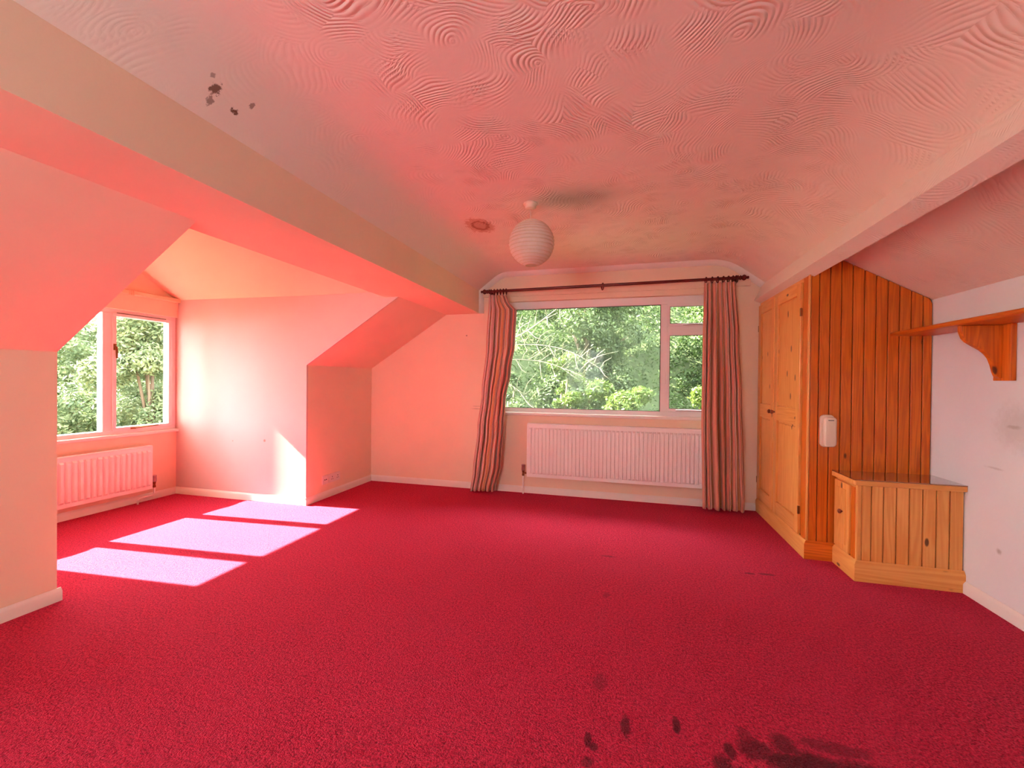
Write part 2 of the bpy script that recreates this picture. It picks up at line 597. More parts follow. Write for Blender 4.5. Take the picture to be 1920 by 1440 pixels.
def obj(name, bm, mat, parent=None, bevel=0.0, smooth=False, origin=None, seg=2):
    """bm is in world coordinates; it becomes one mesh object"""
    bmesh.ops.recalc_face_normals(bm, faces=bm.faces[:])
    if bevel:
        es = [e for e in bm.edges if len(e.link_faces) == 2 and e.calc_face_angle(0) > 0.5]
        bmesh.ops.bevel(bm, geom=es, offset=bevel, segments=seg, profile=0.5, affect='EDGES', clamp_overlap=True)
    if origin is None:
        origin = ORIGIN[parent.name] if parent is not None else Vector((0, 0, 0))
    origin = Vector(origin)
    bmesh.ops.translate(bm, verts=bm.verts[:], vec=-origin)
    me = bpy.data.meshes.new(name)
    bm.to_mesh(me)
    bm.free()
    me.materials.append(mat)
    if smooth:
        me.shade_smooth()
        if smooth != 'all':
            me.set_sharp_from_angle(angle=math.radians(40))
    return link_obj(name, me, parent, origin)


def tag(o, label, cat, group=None):
    o['label'] = label
    o['category'] = cat
    if group:
        o['group'] = group
    return o


def thing(name, label, cat, loc, group=None):
    o = bpy.data.objects.new(name, None)
    COL.objects.link(o)
    o.empty_display_size = 0.1
    o.location = loc
    ORIGIN[o.name] = Vector(loc)
    return tag(o, label, cat, group)


def struct(o, label):
    o['kind'] = 'structure'
    o['label'] = label
    return o


# ------------------------------------------------------------------ shell of the room
struct(obj('floor', box(BM(), XW - 0.1, XR + 0.1, YB - 0.1, D + 0.1, -0.15, 0.0), M['carpet']), 'crimson fitted carpet over the whole floor with dark stains')


def rounded(pts, i, rad, n=6):
    """replace corner i of a polyline by an arc-like curve"""
    p, a, b = Vector(pts[i]), Vector(pts[i - 1]), Vector(pts[i + 1])
    s, e = p + (a - p).normalized() * rad, p + (b - p).normalized() * rad
    return [tuple((s * (1 - t) ** 2 + p * 2 * t * (1 - t) + e * t * t)) for t in [k / n for k in range(n + 1)]]


XL1 = -1.379
base_prof = [(XBR, ZT), (XL1, ZC), A1, A2]
prof = [base_prof[0]] + rounded(base_prof, 1, 0.10) + rounded(base_prof, 2, 0.16) + [base_prof[3]]
struct(obj('ceiling', prism(BM(), prof + [(A2[0], 2.75), (XBR, 2.75)], 'y', YB, D), M['ceiling'], smooth=True), 'swirl combed plaster ceiling with sloping sides')

struct(obj('beam_left', box(BM(), XBL, XBR, YB, D, ZB, 2.85), M['wall']), 'wide boxed beam along the left side of the ceiling')
# purlin box on the right, set square to the roof slope
struct(obj('beam_right', prism(BM(), [A2, A3, A4, A5, (1.40, 2.40), (A2[0], 2.75)], 'y', YB, D), M['ceiling']), 'boxed purlin along the right side of the ceiling')
sl = (Z1 - A5[1]) / (XR - A5[0])
struct(obj('ceiling_right', prism(BM(), [A5, (XR, Z1), (XR + 0.15, Z1), (XR + 0.15, 2.45), (1.40, 2.45)], 'y', YB, D), M['ceiling']), 'sloping plaster ceiling above the wooden shelf')
# left slopes either side of the dormer
CH = 0.02
EP, EN = -1.42, 0.45           # unseen second dormer added beside the camera to let in sky light
for nm, y0, y1, lab in (('ceiling_left_near', EN + CH, DP - CH, 'sloping ceiling on the near side of the dormer'),
                        ('ceiling_left_back', YB, EP - CH, 'sloping ceiling in the corner behind the camera'),
                        ('ceiling_left_far', DN + CH, D, 'sloping ceiling over the alcove beside the dormer')):
    struct(obj(nm, prism(BM(), [(XN, ZK), (XBS, ZB), (XBL, 2.3), (XN - 0.12, 1.75), (XN - 0.12, ZK)], 'y', y0, y1), M['wall']), lab)
struct(obj('wall_left_near', box(BM(), XN - 0.12, XN, EN + CH, DP - CH, 0, ZK), M['wall']), 'low knee wall on the near side of the dormer')
struct(obj('wall_left_back', box(BM(), XN - 0.12, XN, YB, EP - CH, 0, ZK), M['wall']), 'low knee wall in the corner behind the camera')
struct(obj('wall_left_far', box(BM(), XN - 0.12, XN, DN + CH, D, 0, ZK), M['wall']), 'low knee wall of the alcove with sockets')
cheek = [(XW - 0.09, 0), (XN, 0), (XN, ZK), (XBS, ZB), (XBL, ZB), (XBL, 2.8), (XW - 0.09, 2.8)]
struct(obj('wall_cheek_near', prism(BM(), cheek, 'y', DP - CH, DP), M['wall']), 'near side wall of the dormer')
def cheek_y(x):
    return DN + (x - XN) * 0.0157


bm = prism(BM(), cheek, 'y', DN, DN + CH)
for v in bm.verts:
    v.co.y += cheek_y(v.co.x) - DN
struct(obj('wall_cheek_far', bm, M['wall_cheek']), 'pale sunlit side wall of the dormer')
YM = (DP + DN) / 2
ZAP = ZE + (DN - YM) * 0.60
struct(obj('ceiling_dormer', prism(BM(), [(DP, ZE), (YM, ZAP), (DN, ZE), (DN, 2.85), (DP, 2.85)], 'x', XW, XBL), M['wall']), 'pitched ceiling of the dormer')
# dormer window wall with opening
WY0, WY1, WZ0, WZ1 = 1.66, 3.512, 0.70, 1.905
bm = BM()
T = 0.085
box(bm, XW - T, XW, DP, WY0, 0, 2.8)
box(bm, XW - T, XW, WY1, DN, 0, 2.8)
box(bm, XW - T, XW, WY0, WY1, 0, WZ0)
box(bm, XW - T, XW, WY0, WY1, WZ1, 2.8)
struct(obj('wall_dormer', bm, M['wall']), 'window wall at the end of the dormer')
# the second dormer, added for its sky light
for nm, y0, lab in (('wall_cheek_added', EN, 'side wall of the added dormer beside the camera'), ('wall_cheek_added_back', EP - CH, 'side wall of the added dormer behind the camera')):
    struct(obj(nm, prism(BM(), cheek, 'y', y0, y0 + CH), M['wall']), lab)
YM2 = (EP + EN) / 2
struct(obj('ceiling_dormer_added', prism(BM(), [(EP, ZE), (YM2, ZAP), (EN, ZE), (EN, 2.85), (EP, 2.85)], 'x', XW, XBL), M['wall']), 'pitched ceiling of the added dormer beside the camera')
bm = BM()
box(bm, XW - T, XW, EP, EP + 0.06, 0, 2.8)
box(bm, XW - T, XW, EN - 0.06, EN, 0, 2.8)
box(bm, XW - T, XW, EP + 0.06, EN - 0.06, 0, WZ0)
box(bm, XW - T, XW, EP + 0.06, EN - 0.06, WZ1, 2.8)
struct(obj('wall_dormer_added', bm, M['wall']), 'window wall of the added dormer beside the camera')
w3 = thing('window_added_dormer', 'white framed window of the added dormer beside the camera', 'window', (XW, YM2, WZ0))
w3['kind'] = 'structure'
del w3['category']
bm = BM()
for a in ((EP + 0.06, EN - 0.06, WZ0, WZ0 + 0.055), (EP + 0.06, EN - 0.06, WZ1 - 0.055, WZ1), (EP + 0.06, EP + 0.12, WZ0 + 0.055, WZ1 - 0.055), (EN - 0.12, EN - 0.06, WZ0 + 0.055, WZ1 - 0.055), (YM2 - 0.03, YM2 + 0.03, WZ0 + 0.055, WZ1 - 0.055)):
    box(bm, XW - 0.085, XW - 0.012, a[0], a[1], a[2], a[3])
obj('frame', bm, M['frame'], w3, bevel=0.004)
for a, b in ((EP + 0.12, YM2 - 0.03), (YM2 + 0.03, EN - 0.12)):
    obj('pane', box(BM(), XW - 0.052, XW - 0.048, a, b, WZ0 + 0.055, WZ1 - 0.055), M['pane'], w3)
# far wall with opening
FX0, FX1, FZ0, FZ1 = -1.45, 1.0, 0.87, 2.148
bm = BM()
TT = 0.22
box(bm, XN - 0.1, FX0, D, D + TT, 0, 2.8)
box(bm, FX1, XR + 0.15, D, D + TT, 0, 2.8)
box(bm, FX0, FX1, D, D + TT, 0, FZ0)
box(bm, FX0, FX1, D, D + TT, FZ1, 2.8)
struct(obj('wall_far', bm, M['wall_far']), 'end wall around the wide window')
struct(obj('wall_right', box(BM(), XR, XR + 0.15, YB, D, 0, Z1), M['wall_right']), 'off white right wall under the shelf')
BX0, BX1, BZ0, BZ1 = -1.58, -0.50, 0.92, 2.12
BXM = (BX0 + BX1) / 2
bm = BM()
box(bm, XN - 0.12, BX0, YB - 0.12, YB, 0, 2.8)
box(bm, BX1, XR + 0.15, YB - 0.12, YB, 0, 2.8)
box(bm, BX0, BX1, YB - 0.12, YB, 0, BZ0)
box(bm, BX0, BX1, YB - 0.12, YB, BZ1, 2.8)
struct(obj('wall_back', bm, M['wall']), 'gable wall behind the camera with an added window')
w4 = thing('window_added_back', 'added white framed window in the wall behind the camera', 'window', (BXM, YB, BZ0))  # unseen window, added to light the surfaces facing the camera
w4['kind'] = 'structure'
del w4['category']
bm = BM()
for a in ((BX0, BX1, BZ0, BZ0 + 0.06), (BX0, BX1, BZ1 - 0.06, BZ1), (BX0, BX0 + 0.06, BZ0 + 0.06, BZ1 - 0.06), (BX1 - 0.06, BX1, BZ0 + 0.06, BZ1 - 0.06), (BXM - 0.03, BXM + 0.03, BZ0 + 0.06, BZ1 - 0.06)):
    box(bm, a[0], a[1], YB - 0.1, YB - 0.04, a[2], a[3])
obj('frame', bm, M['frame'], w4, bevel=0.004)
for a, b in ((BX0 + 0.06, BXM - 0.03), (BXM + 0.03, BX1 - 0.06)):
    obj('pane', box(BM(), a, b, YB - 0.072, YB - 0.068, BZ0 + 0.06, BZ1 - 0.06), M['pane'], w4)


# skirting boards: a moulded section swept along straight runs
def skirt(name, p0, p1, nrm, label, h=0.072, t=0.016):
    p0, p1, nrm = Vector((*p0, 0)), Vector((*p1, 0)), Vector((*nrm, 0))
    sec = [(0, 0), (t, 0), (t, h * 0.72), (t * 0.8, h * 0.84), (t * 0.45, h * 0.93), (t * 0.3, h), (0, h)]
    bm = BM()
    rings = [[bm.verts.new(p + nrm * a + Vector((0, 0, z))) for a, z in sec] for p in (p0, p1)]
    n = len(sec)
    for i in range(n):
        bm.faces.new((rings[0][i], rings[0][(i + 1) % n], rings[1][(i + 1) % n], rings[1][i]))
    bm.faces.new(rings[0][::-1])
    bm.faces.new(rings[1])
    struct(obj(name, bm, M['gloss'], smooth=True), label)


skirt('baseboard_left', (XN, EN), (XN, DP + 0.016), (1, 0), 'painted skirting along the near knee wall')
skirt('baseboard_alcove', (XN, DN - 0.016), (XN, D), (1, 0), 'painted skirting under the alcove sockets')
skirt('baseboard_far', (XN, D), (XF - 0.02, D), (0, -1), 'painted skirting along the end wall')
skirt('baseboard_cheek', (XW, cheek_y(XW)), (XN, DN), (0, -1), 'painted skirting along the sunlit dormer wall')
skirt('baseboard_dormer', (XW, DP), (XW, DN), (1, 0), 'painted skirting under the dormer radiator')
skirt('baseboard_right', (XR, YB), (XR, YC - 0.02), (-1, 0), 'painted skirting along the right wall')

# plaster coving where the ceiling meets the end wall
bm = BM()
path = [(XBR, ZB)] + prof
pv = [Vector((p[0], 0, p[1])) for p in path]
rings = []
mid = Vector((0, 0, 1.0))
for i, p in enumerate(pv):
    d = (pv[min(i + 1, len(pv) - 1)] - pv[max(i - 1, 0)]).normalized()
    nn = Vector((d.z, 0, -d.x))
    if nn.dot(mid - p) < 0:
        nn = -nn
    rings.append([bm.verts.new(p + Vector((0, D, 0)) + nn * a + Vector((0, b, 0))) for a, b in ((-0.005, 0.005), (-0.005, -0.06), (0.014, -0.05), (0.038, -0.02), (0.046, 0.005))])
for r0, r1 in zip(rings, rings[1:]):
    for k in range(5):
        bm.faces.new((r0[k], r0[(k + 1) % 5], r1[(k + 1) % 5], r1[k]))
bm.faces.new(rings[0]); bm.faces.new(rings[-1][::-1])
struct(obj('trim_1', bm, M['gloss'], smooth=True), 'thin plaster coving around the top of the end wall')

# ------------------------------------------------------------------ far window
w1 = thing('window_1', 'wide white framed window in the end wall', 'window', (-0.22, D, FZ0))
w1['kind'] = 'structure'
del w1['category']
FY0, FY1 = D + 0.055, D + 0.115


def hbar(bm, x0, x1, z0, z1, y0=FY0, y1=FY1):
    return box(bm, x0, x1, y0, y1, z0, z1)


bm = BM()
GX = 0.345      # right edge of the large pane
hbar(bm, FX0, FX1, FZ0, 0.945)
hbar(bm, FX0, FX1, 2.065, FZ1)
hbar(bm, FX0, FX0 + 0.07, 0.945, 2.065)
hbar(bm, FX1 - 0.05, FX1, 0.945, 2.065)
hbar(bm, GX, GX + 0.062, 0.945, 2.065)
hbar(bm, GX + 0.062, FX1 - 0.05, 1.765, 1.835)
obj('frame', bm, M['frame'], w1, bevel=0.004)
obj('pane', box(BM(), FX0 + 0.07, GX, D + 0.085, D + 0.089, 0.945, 2.065), M['pane_haze'], w1)
bm = BM()
for a in ((FX0 + 0.07, GX, 2.057, 2.0655), (GX - 0.007, GX + 0.0005, 0.945, 2.065), (FX0 + 0.07, GX, 0.9445, 0.95)):
    box(bm, a[0], a[1], D + 0.06, D + 0.066, a[2], a[3])
obj('seal', bm, M['seal'], w1)


def casement(parent, x0, x1, z0, z1, t=0.028):
    bm = BM()
    y0, y1 = D + 0.047, D + 0.1
    box(bm, x0, x1, y0, y1, z0, z0 + t)
    box(bm, x0, x1, y0, y1, z1 - t, z1)
    box(bm, x0, x0 + t, y0, y1, z0 + t, z1 - t)
    box(bm, x1 - t, x1, y0, y1, z0 + t, z1 - t)
    c = obj('casement', bm, M['frame'], parent, bevel=0.003)
    obj('pane', box(BM(), x0 + t, x1 - t, D + 0.082, D + 0.086, z0 + t, z1 - t), M['pane'], c)
    bm = BM()
    s = 0.005
    box(bm, x0 + t - 0.0005, x1 - t, D + 0.055, D + 0.06, z0 + t - 0.0005, z0 + t + s)
    box(bm, x0 + t - 0.0005, x1 - t, D + 0.055, D + 0.06, z1 - t - s, z1 - t + 0.0005)
    box(bm, x0 + t - 0.0005, x0 + t + s, D + 0.055, D + 0.06, z0 + t, z1 - t)
    obj('seal', bm, M['seal'], c)
    return c


c1 = casement(w1, GX + 0.06, FX1 - 0.048, 1.833, 2.068)
c2 = casement(w1, GX + 0.06, FX1 - 0.048, 0.948, 1.767)
bm = BM()
tube(bm, [(0.56, D + 0.035, 1.846), (0.68, D + 0.03, 1.85), (0.80, D + 0.035, 1.846)], 0.006)
obj('stay_bar', bm, M['chrome'], c1, smooth=True)
bm = BM()
tube(bm, [(GX + 0.055, D + 0.04, 1.24), (GX + 0.053, D + 0.02, 1.28), (GX + 0.055, D + 0.022, 1.36)], 0.007)
obj('catch', bm, M['frame'], c2, smooth=True)
bm = BM()
tube(bm, [(0.50, D + 0.035, 0.962), (0.66, D + 0.03, 0.966), (0.80, D + 0.035, 0.962)], 0.006)
obj('stay_bar', bm, M['chrome'], c2, smooth=True)
obj('sill', box(BM(), FX0 - 0.02, FX1 + 0.02, D - 0.022, FY0 + 0.002, FZ0 - 0.002, FZ0 + 0.03), M['gloss'], w1, bevel=0.008)

# ------------------------------------------------------------------ dormer window
w2 = thing('window_2', 'three light white framed dormer window', 'window', (XW, YM, WZ0))
w2['kind'] = 'structure'
del w2['category']
GXD = XW - 0.05      # glass plane
fx0, fx1 = XW - 0.085, XW - 0.012
GZ0, GZ1 = 0.755, 1.85
bm = BM()
box(bm, fx0, fx1, WY0, WY1, WZ0, GZ0 - 0.012)
box(bm, fx0, fx1, WY0, WY1, GZ1 + 0.012, WZ1)
for a, b in ((WY0, 1.775), (2.175, 2.255), (2.845, 2.925), (3.455, WY1)):
    box(bm, fx0, fx1, a, b, GZ0 - 0.012, GZ1 + 0.012)
obj('frame', bm, M['frame'], w2, bevel=0.004)
obj('pane', box(BM(), GXD - 0.002, GXD + 0.002, 2.255, 2.845, GZ0 - 0.012, GZ1 + 0.012), M['pane'], w2)
for (a, b, hy) in ((1.770, 2.18, 2.16), (2.920, 3.46, 2.935)):
    t = 0.03
    bm = BM()
    x0, x1 = XW - 0.075, XW + 0.002
    z0, z1 = GZ0 - 0.016, GZ1 + 0.016
    box(bm, x0, x1, a, b, z0, z0 + t)
    box(bm, x0, x1, a, b, z1 - t, z1)
    box(bm, x0, x1, a, a + t, z0 + t, z1 - t)
    box(bm, x0, x1, b - t, b, z0 + t, z1 - t)
    c = obj('casement', bm, M['frame'], w2, bevel=0.003)
    obj('pane', box(BM(), GXD - 0.002, GXD + 0.002, a + t, b - t, z0 + t, z1 - t), M['pane'], c)
    bm = BM()
    tube(bm, [(XW + 0.004, hy, 1.55), (XW + 0.028, hy - 0.002, 1.54), (XW + 0.03, hy, 1.50), (XW + 0.02, hy + 0.006, 1.43)], [0.008, 0.009, 0.01, 0.007])
    box(bm, XW - 0.002, XW + 0.008, hy - 0.012, hy + 0.012, 1.51, 1.57)
    obj('handle', bm, M['brass'], c, smooth=True)
    bm = BM()
    m0 = (a + b) / 2
    tube(bm, [(XW + 0.012, m0 - 0.10, z0 + 0.012), (XW + 0.022, m0 + 0.02, z0 + 0.02), (XW + 0.012, m0 + 0.13, z0 + 0.024)], 0.006)
    box(bm, XW - 0.002, XW + 0.014, m0 - 0.12, m0 - 0.08, z0 + 0.004, z0 + 0.02)
    obj('stay_bar', bm, M['brass'], c, smooth=True)
    bm = BM()
    box(bm, XW + 0.0015, XW + 0.004, a + 0.03, b - 0.06, z1 - 0.003, z1 + 0.003)
    obj('seal', bm, M['dark'], c)
obj('sill', box(BM(), XW - 0.04, XW + 0.035, DP + 0.01, WY1 + 0.012, WZ0 - 0.028, WZ0 + 0.004), M['gloss'], w2, bevel=0.007)
# boxed head board above the window and the curtain track on it
obj('head_board', box(BM(), XW - 0.01, XW + 0.022, DP + 0.004, WY1 + 0.006, WZ1 - 0.004, 2.065), M['wall'], w2, bevel=0.004)

tr = thing('curtain_track', 'cream curtain track above the dormer window', 'curtain track', (XW, YM, 2.06))
bm = BM()
prism(bm, [(XW + 0.015, 2.058), (XW + 0.05, 2.058), (XW + 0.056, 2.064), (XW + 0.056, 2.096), (XW + 0.05, 2.102), (XW + 0.015, 2.102)], 'y', DP + 0.04, 3.515)
obj('rail', bm, M['rail'], tr)
bm = BM()
box(bm, XW + 0.015, XW + 0.068, 3.515, 3.545 - 0.012, 2.045, 2.09)
obj('end_stop', bm, M['rail'], tr, bevel=0.006)
for k in range(3):
    bm = BM()
    box(bm, XW + 0.05, XW + 0.066, 3.02 + k * 0.018, 3.028 + k * 0.018, 2.052, 2.098)
    obj('glider', bm, M['rail'], tr, bevel=0.002)


# ------------------------------------------------------------------ radiators
def radiator(name, label, origin, ux, nrm, L, z0, z1, gap, pitch, valve_at, valve_side):
    """ux: unit direction along the wall, nrm: out of the wall; origin: wall point at its start"""
    o, ux, nrm = Vector(origin), Vector(ux), Vector(nrm)
    r = thing(name, label, 'radiator', (o.x, o.y, 0))

    def P(a, b, z):
        return o + ux * a + nrm * b + Vector((0, 0, z))
    # pressed front panel: raised flutes between plain top and bottom bands
    n = max(3, int(round((L - 0.03) / pitch)))
    pit = (L - 0.03) / n
    prof_ = [(0, 0.0)]
    for i in range(n):
        a = 0.015 + i * pit
        prof_ += [(a + pit * 0.10, 0.0), (a + pit * 0.20, 0.015), (a + pit * 0.30, 0.019), (a + pit * 0.70, 0.019), (a + pit * 0.80, 0.015), (a + pit * 0.90, 0.0)]
    prof_ += [(L, 0.0)]
    band = 0.035
    zs = [(z0, 0), (z0 + band, 0), (z0 + band + 0.016, 1), (z1 - band - 0.016, 1), (z1 - band, 0), (z1, 0)]
    f0 = gap + 0.05
    bm = BM()
    rows = [[bm.verts.new(P(a, f0 + (d * k if k else 0.006 * (zi in (0, 5)) * 0), z)) for a, d in prof_] for zi, (z, k) in enumerate(zs)]
    for r0, r1 in zip(rows, rows[1:]):
        for i in range(len(prof_) - 1):
            bm.faces.new((r0[i], r0[i + 1], r1[i + 1], r1[i]))
    # back and edges
    bk = [[bm.verts.new(P(a, f0 - 0.012, z)) for a in (0, L)] for z in (z0, z1)]
    bm.faces.new((bk[0][0], bk[1][0], bk[1][1], bk[0][1]))
    bm.faces.new([rows[-1][0]] + rows[-1][1:] + [bk[1][1], bk[1][0]])
    bm.faces.new([rows[0][0]] + rows[0][1:] + [bk[0][1], bk[0][0]])
    bm.faces.new([q[0] for q in rows] + [bk[1][0], bk[0][0]])
    bm.faces.new([q[-1] for q in rows] + [bk[1][1], bk[0][1]])
    obj('front_panel', bm, M['radiator'], r, smooth=True)

    def pbox(a0, a1, b0, b1, c0, c1):
        bm = BM()
        va = [bm.verts.new(P(a, b, c)) for c in (c0, c1) for b in (b0, b1) for a in (a0, a1)]
        for f in ((0, 2, 3, 1), (4, 5, 7, 6), (0, 1, 5, 4), (2, 6, 7, 3), (0, 4, 6, 2), (1, 3, 7, 5)):
            bm.faces.new([va[i] for i in f])
        return bm
    obj('back_panel', pbox(0, L, gap, gap + 0.012, z0 + 0.01, z1 - 0.01), M['radiator'], r, bevel=0.004)
    obj('top_grille', pbox(0, L, gap, f0 + 0.002, z1 - 0.004, z1 + 0.012), M['radiator'], r, bevel=0.005)
    for a in (0.0, L - 0.004):
        obj('side_cover', pbox(a - 0.004, a + 0.008, gap, f0 - 0.002, z0 + 0.02, z1), M['radiator'], r, bevel=0.003)
    for a in (L * 0.12, L * 0.88):
        obj('wall_bracket', pbox(a, a + 0.03, 0.001, gap + 0.002, z0 + 0.05, z1 - 0.08), M['radiator'], r)
    # valve and feed pipe
    va = -0.045 if valve_side < 0 else L + 0.03
    vb = gap + 0.03
    zv = z0 + 0.035
    bm = BM()
    lathe(bm, [(0.012, -0.03), (0.014, -0.02), (0.010, 0.0), (0.014, 0.02), (0.016, 0.03)], P(va, vb, zv), (0, 0, 1), 14)
    tube(bm, [P(va, vb, zv), P(0 if valve_side < 0 else L, vb, zv)], 0.009, 12)
    v = obj('valve', bm, M['brass'], r, smooth=True)
    bm = BM()
    lathe(bm, [(0.017, 0.028), (0.02, 0.034), (0.021, 0.05), (0.019, 0.08), (0.021, 0.084), (0.021, 0.092), (0.014, 0.096)], P(va, vb, zv), (0, 0, 1), 16)
    obj('valve_cap', bm, M['chrome'], v, smooth=True)
    return r, P, va, vb, zv


r1, P1, va, vb, zv = radiator('radiator', 'long white ribbed radiator below the wide window', (-1.05, D, 0), (1, 0, 0), (0, -1, 0), 1.90, 0.195, 0.775, 0.022, 0.0405, 0, -1)
bm = BM()
tube(bm, [P1(va, vb, zv - 0.02), P1(va, vb, 0.0)], 0.0085, 12)
obj('feed_pipe', bm, M['radiator'], r1, smooth=True)
r2, P2, va, vb, zv = radiator('radiator', 'white ribbed radiator below the dormer window', (XW, 1.86, 0), (0, 1, 0), (1, 0, 0), 1.36, 0.125, 0.555, 0.03, 0.0455, 0, 1)
bm = BM()
tube(bm, [P2(va, vb, zv - 0.02), P2(va, vb, 0.075), P2(va - 0.02, vb, 0.055), P2(va - 0.14, vb + 0.01, 0.055), P2(va - 0.16, vb + 0.012, 0.04), P2(va - 0.16, vb + 0.012, 0.0)], 0.0085, 12)
obj('feed_pipe', bm, M['radiator'], r2, smooth=True)

# ------------------------------------------------------------------ sockets in the alcove
so = thing('aerial_socket', 'small square aerial socket nearer the dormer in the alcove', 'socket', (XN, 3.81, 0.15))
obj('plate', box(BM(), XN, XN + 0.009, 3.765, 3.862, 0.147, 0.240), M['socket'], so, bevel=0.003)
for y in (3.803, 3.825):
    obj('hole', lathe(BM(), [(0.007, 0.0), (0.007, 0.0012)], (XN + 0.0085, y, 0.193), (1, 0, 0), 12), M['dark'], so)
so2 = thing('double_socket', 'wide double wall plate beside the small aerial socket', 'socket', (XN, 3.96, 0.15))
obj('plate', box(BM(), XN, XN + 0.009, 3.872, 4.050, 0.147, 0.240), M['socket'], so2, bevel=0.003)
for y in (3.915, 4.005):
    obj('socket_face', box(BM(), XN + 0.008, XN + 0.0115, y - 0.026, y + 0.026, 0.165, 0.222), M['socket'], so2, bevel=0.002)
    bm = BM()
    for dy, dz, w, h in ((0, 0.012, 0.004, 0.006), (-0.011, -0.012, 0.005, 0.003), (0.011, -0.012, 0.005, 0.003)):
        box(bm, XN + 0.0113, XN + 0.0122, y + dy - w, y + dy + w, 0.193 + dz - h, 0.193 + dz + h)
    obj('pin_holes', bm, M['dark'], so2)

# ------------------------------------------------------------------ curtain pole
PY, PZ = D - 0.13, 2.245


def pole_z(x):
    return 2.244 + (x + 1.58) * 0.0075


pole = thing('curtain_pole', 'dark mahogany curtain pole above the wide window', 'curtain pole', (-0.23, PY, 2.2))
obj('rod', tube(BM(), [(-1.545, PY, pole_z(-1.545)), (1.085, PY, pole_z(1.085))], 0.0155, 16), M['pole'], pole, smooth=True)
for s, x in ((-1, -1.50), (1, 1.042)):
    pr = [(0.016, 0.0), (0.022, 0.004), (0.022, 0.012), (0.015, 0.018), (0.02, 0.024), (0.027, 0.034), (0.028, 0.042), (0.022, 0.054), (0.012, 0.06), (0.011, 0.066), (0.014, 0.072), (0.012, 0.08), (0.003, 0.084)]
    obj('finial', lathe(BM(), pr, (x, PY, pole_z(x)), (s, 0, 0), 18), M['pole'], pole, smooth=True)
for x in (-1.485, 1.028):
    bm = BM()
    torus(bm, (x, PY, pole_z(x)), (1, 0, 0), 0.02, 0.006)
    tube(bm, [(x, PY + 0.018, pole_z(x)), (x, D - 0.018, pole_z(x))], 0.01, 10)
    lathe(bm, [(0.03, 0.0), (0.028, 0.006), (0.014, 0.014)], (x, D - 0.018, pole_z(x)), (0, -1, 0), 16)
    obj('pole_bracket', bm, M['pole'], pole, smooth=True)
struct(obj('trim_2', box(BM(), -1.60, 1.17, D - 0.018, D + 0.001, 2.205, 2.285), M['wall'], bevel=0.003), 'painted batten behind the curtain pole')


# ------------------------------------------------------------------ curtains
def interp(tab, t):
    for (a, va_), (b, vb_) in zip(tab, tab[1:]):
        if t <= b:
            k = (t - a) / (b - a)
            k = k * k * (3 - 2 * k)
            return va_ + (vb_ - va_) * k
    return tab[-1][1]


def curtain_mesh(zt, left, right, zb, folds, amp, seed, y0):
    rnd = random.Random(seed)
    # fold boundaries of uneven width
    wd = [rnd.uniform(0.6, 1.5) for _ in range(folds)]
    tot = sum(wd)
    cum = [0.0]
    for w_ in wd:
        cum.append(cum[-1] + w_ / tot)
    am = [rnd.uniform(0.6, 1.25) for _ in range(folds)]
    ph = [rnd.uniform(-1, 1) for _ in range(folds + 1)]
    per, ntt = 16, 56
    ns = folds * per
    bm = BM()
    uvl = bm.loops.layers.uv.new('UVMap')
    grid = []
    for j in range(ntt + 1):
        t = j / ntt
        row = []
        xl, xr = interp(left, t), interp(right, t)
        w = xr - xl
        for i in range(ns + 1):
            f, k = min(i // per, folds - 1), (i - min(i // per, folds - 1) * per) / per
            # fold edges wander on the way down
            e0 = cum[f] + (0.0 if f == 0 else 0.028 * math.sin(3.1 * t + 4 * ph[f]) * t)
            e1 = cum[f + 1] + (0.0 if f == folds - 1 else 0.028 * math.sin(3.1 * t + 4 * ph[f + 1]) * t)
            a = amp * am[f] * (0.55 + 0.45 * min(1, t * 2.5)) * (1 + 0.25 * math.sin(4 * t + 5 * ph[f]))
            ang = 2 * PI * k
            # an S-shaped fold: the cloth doubles back on itself
            x = xl + w * (e0 + (e1 - e0) * (k - 0.13 * math.sin(2 * ang + 0.4 * ph[f])))
            y = y0 - a * math.sin(ang) - 0.22 * a * math.sin(3 * ang + 3 * ph[f] + t)
            if t < 0.05:      # gathered heading
                y = y0 + (y - y0) * 0.75
            z = zt(i / ns) + (zb(i / ns) - zt(i / ns)) * t
            row.append(bm.verts.new((x, y, z)))
        grid.append(row)
    for j in range(ntt):
        for i in range(ns):
            f = bm.faces.new((grid[j][i], grid[j + 1][i], grid[j + 1][i + 1], grid[j][i + 1]))
            for lp, (ii, jj) in zip(f.loops, ((i, j), (i, j + 1), (i + 1, j + 1), (i + 1, j))):
                lp[uvl].uv = (ii / ns, 1 - jj / ntt)
    return bm


def curtain(name, label, zt, left, right, zb, folds, amp, seed, y0, rings):
    xm = (left[0][1] + right[0][1]) / 2
    th = thing(name, label, 'curtain', (xm, y0, 0))
    bm = curtain_mesh(zt, left, right, zb, folds, amp, seed, y0)
    c = obj('curtain_cloth', bm, M['curtain'], th, smooth='all')
    md = c.modifiers.new('solid', 'SOLIDIFY')
    md.thickness = 0.003
    for x in rings:
        bm = BM()
        torus(bm, (x, PY, pole_z(x) - 0.009), (1, 0.1, 0), 0.0300, 0.0055, 20, 8)
        g_ = obj('curtain_ring', bm, M['pole'], th, smooth='all')
        bm = BM()
        torus(bm, (x, PY, pole_z(x) - 0.0485), (0, 1, 0), 0.006, 0.0016, 10, 6)
        obj('eyelet', bm, M['brass'], g_, smooth='all')
    return th


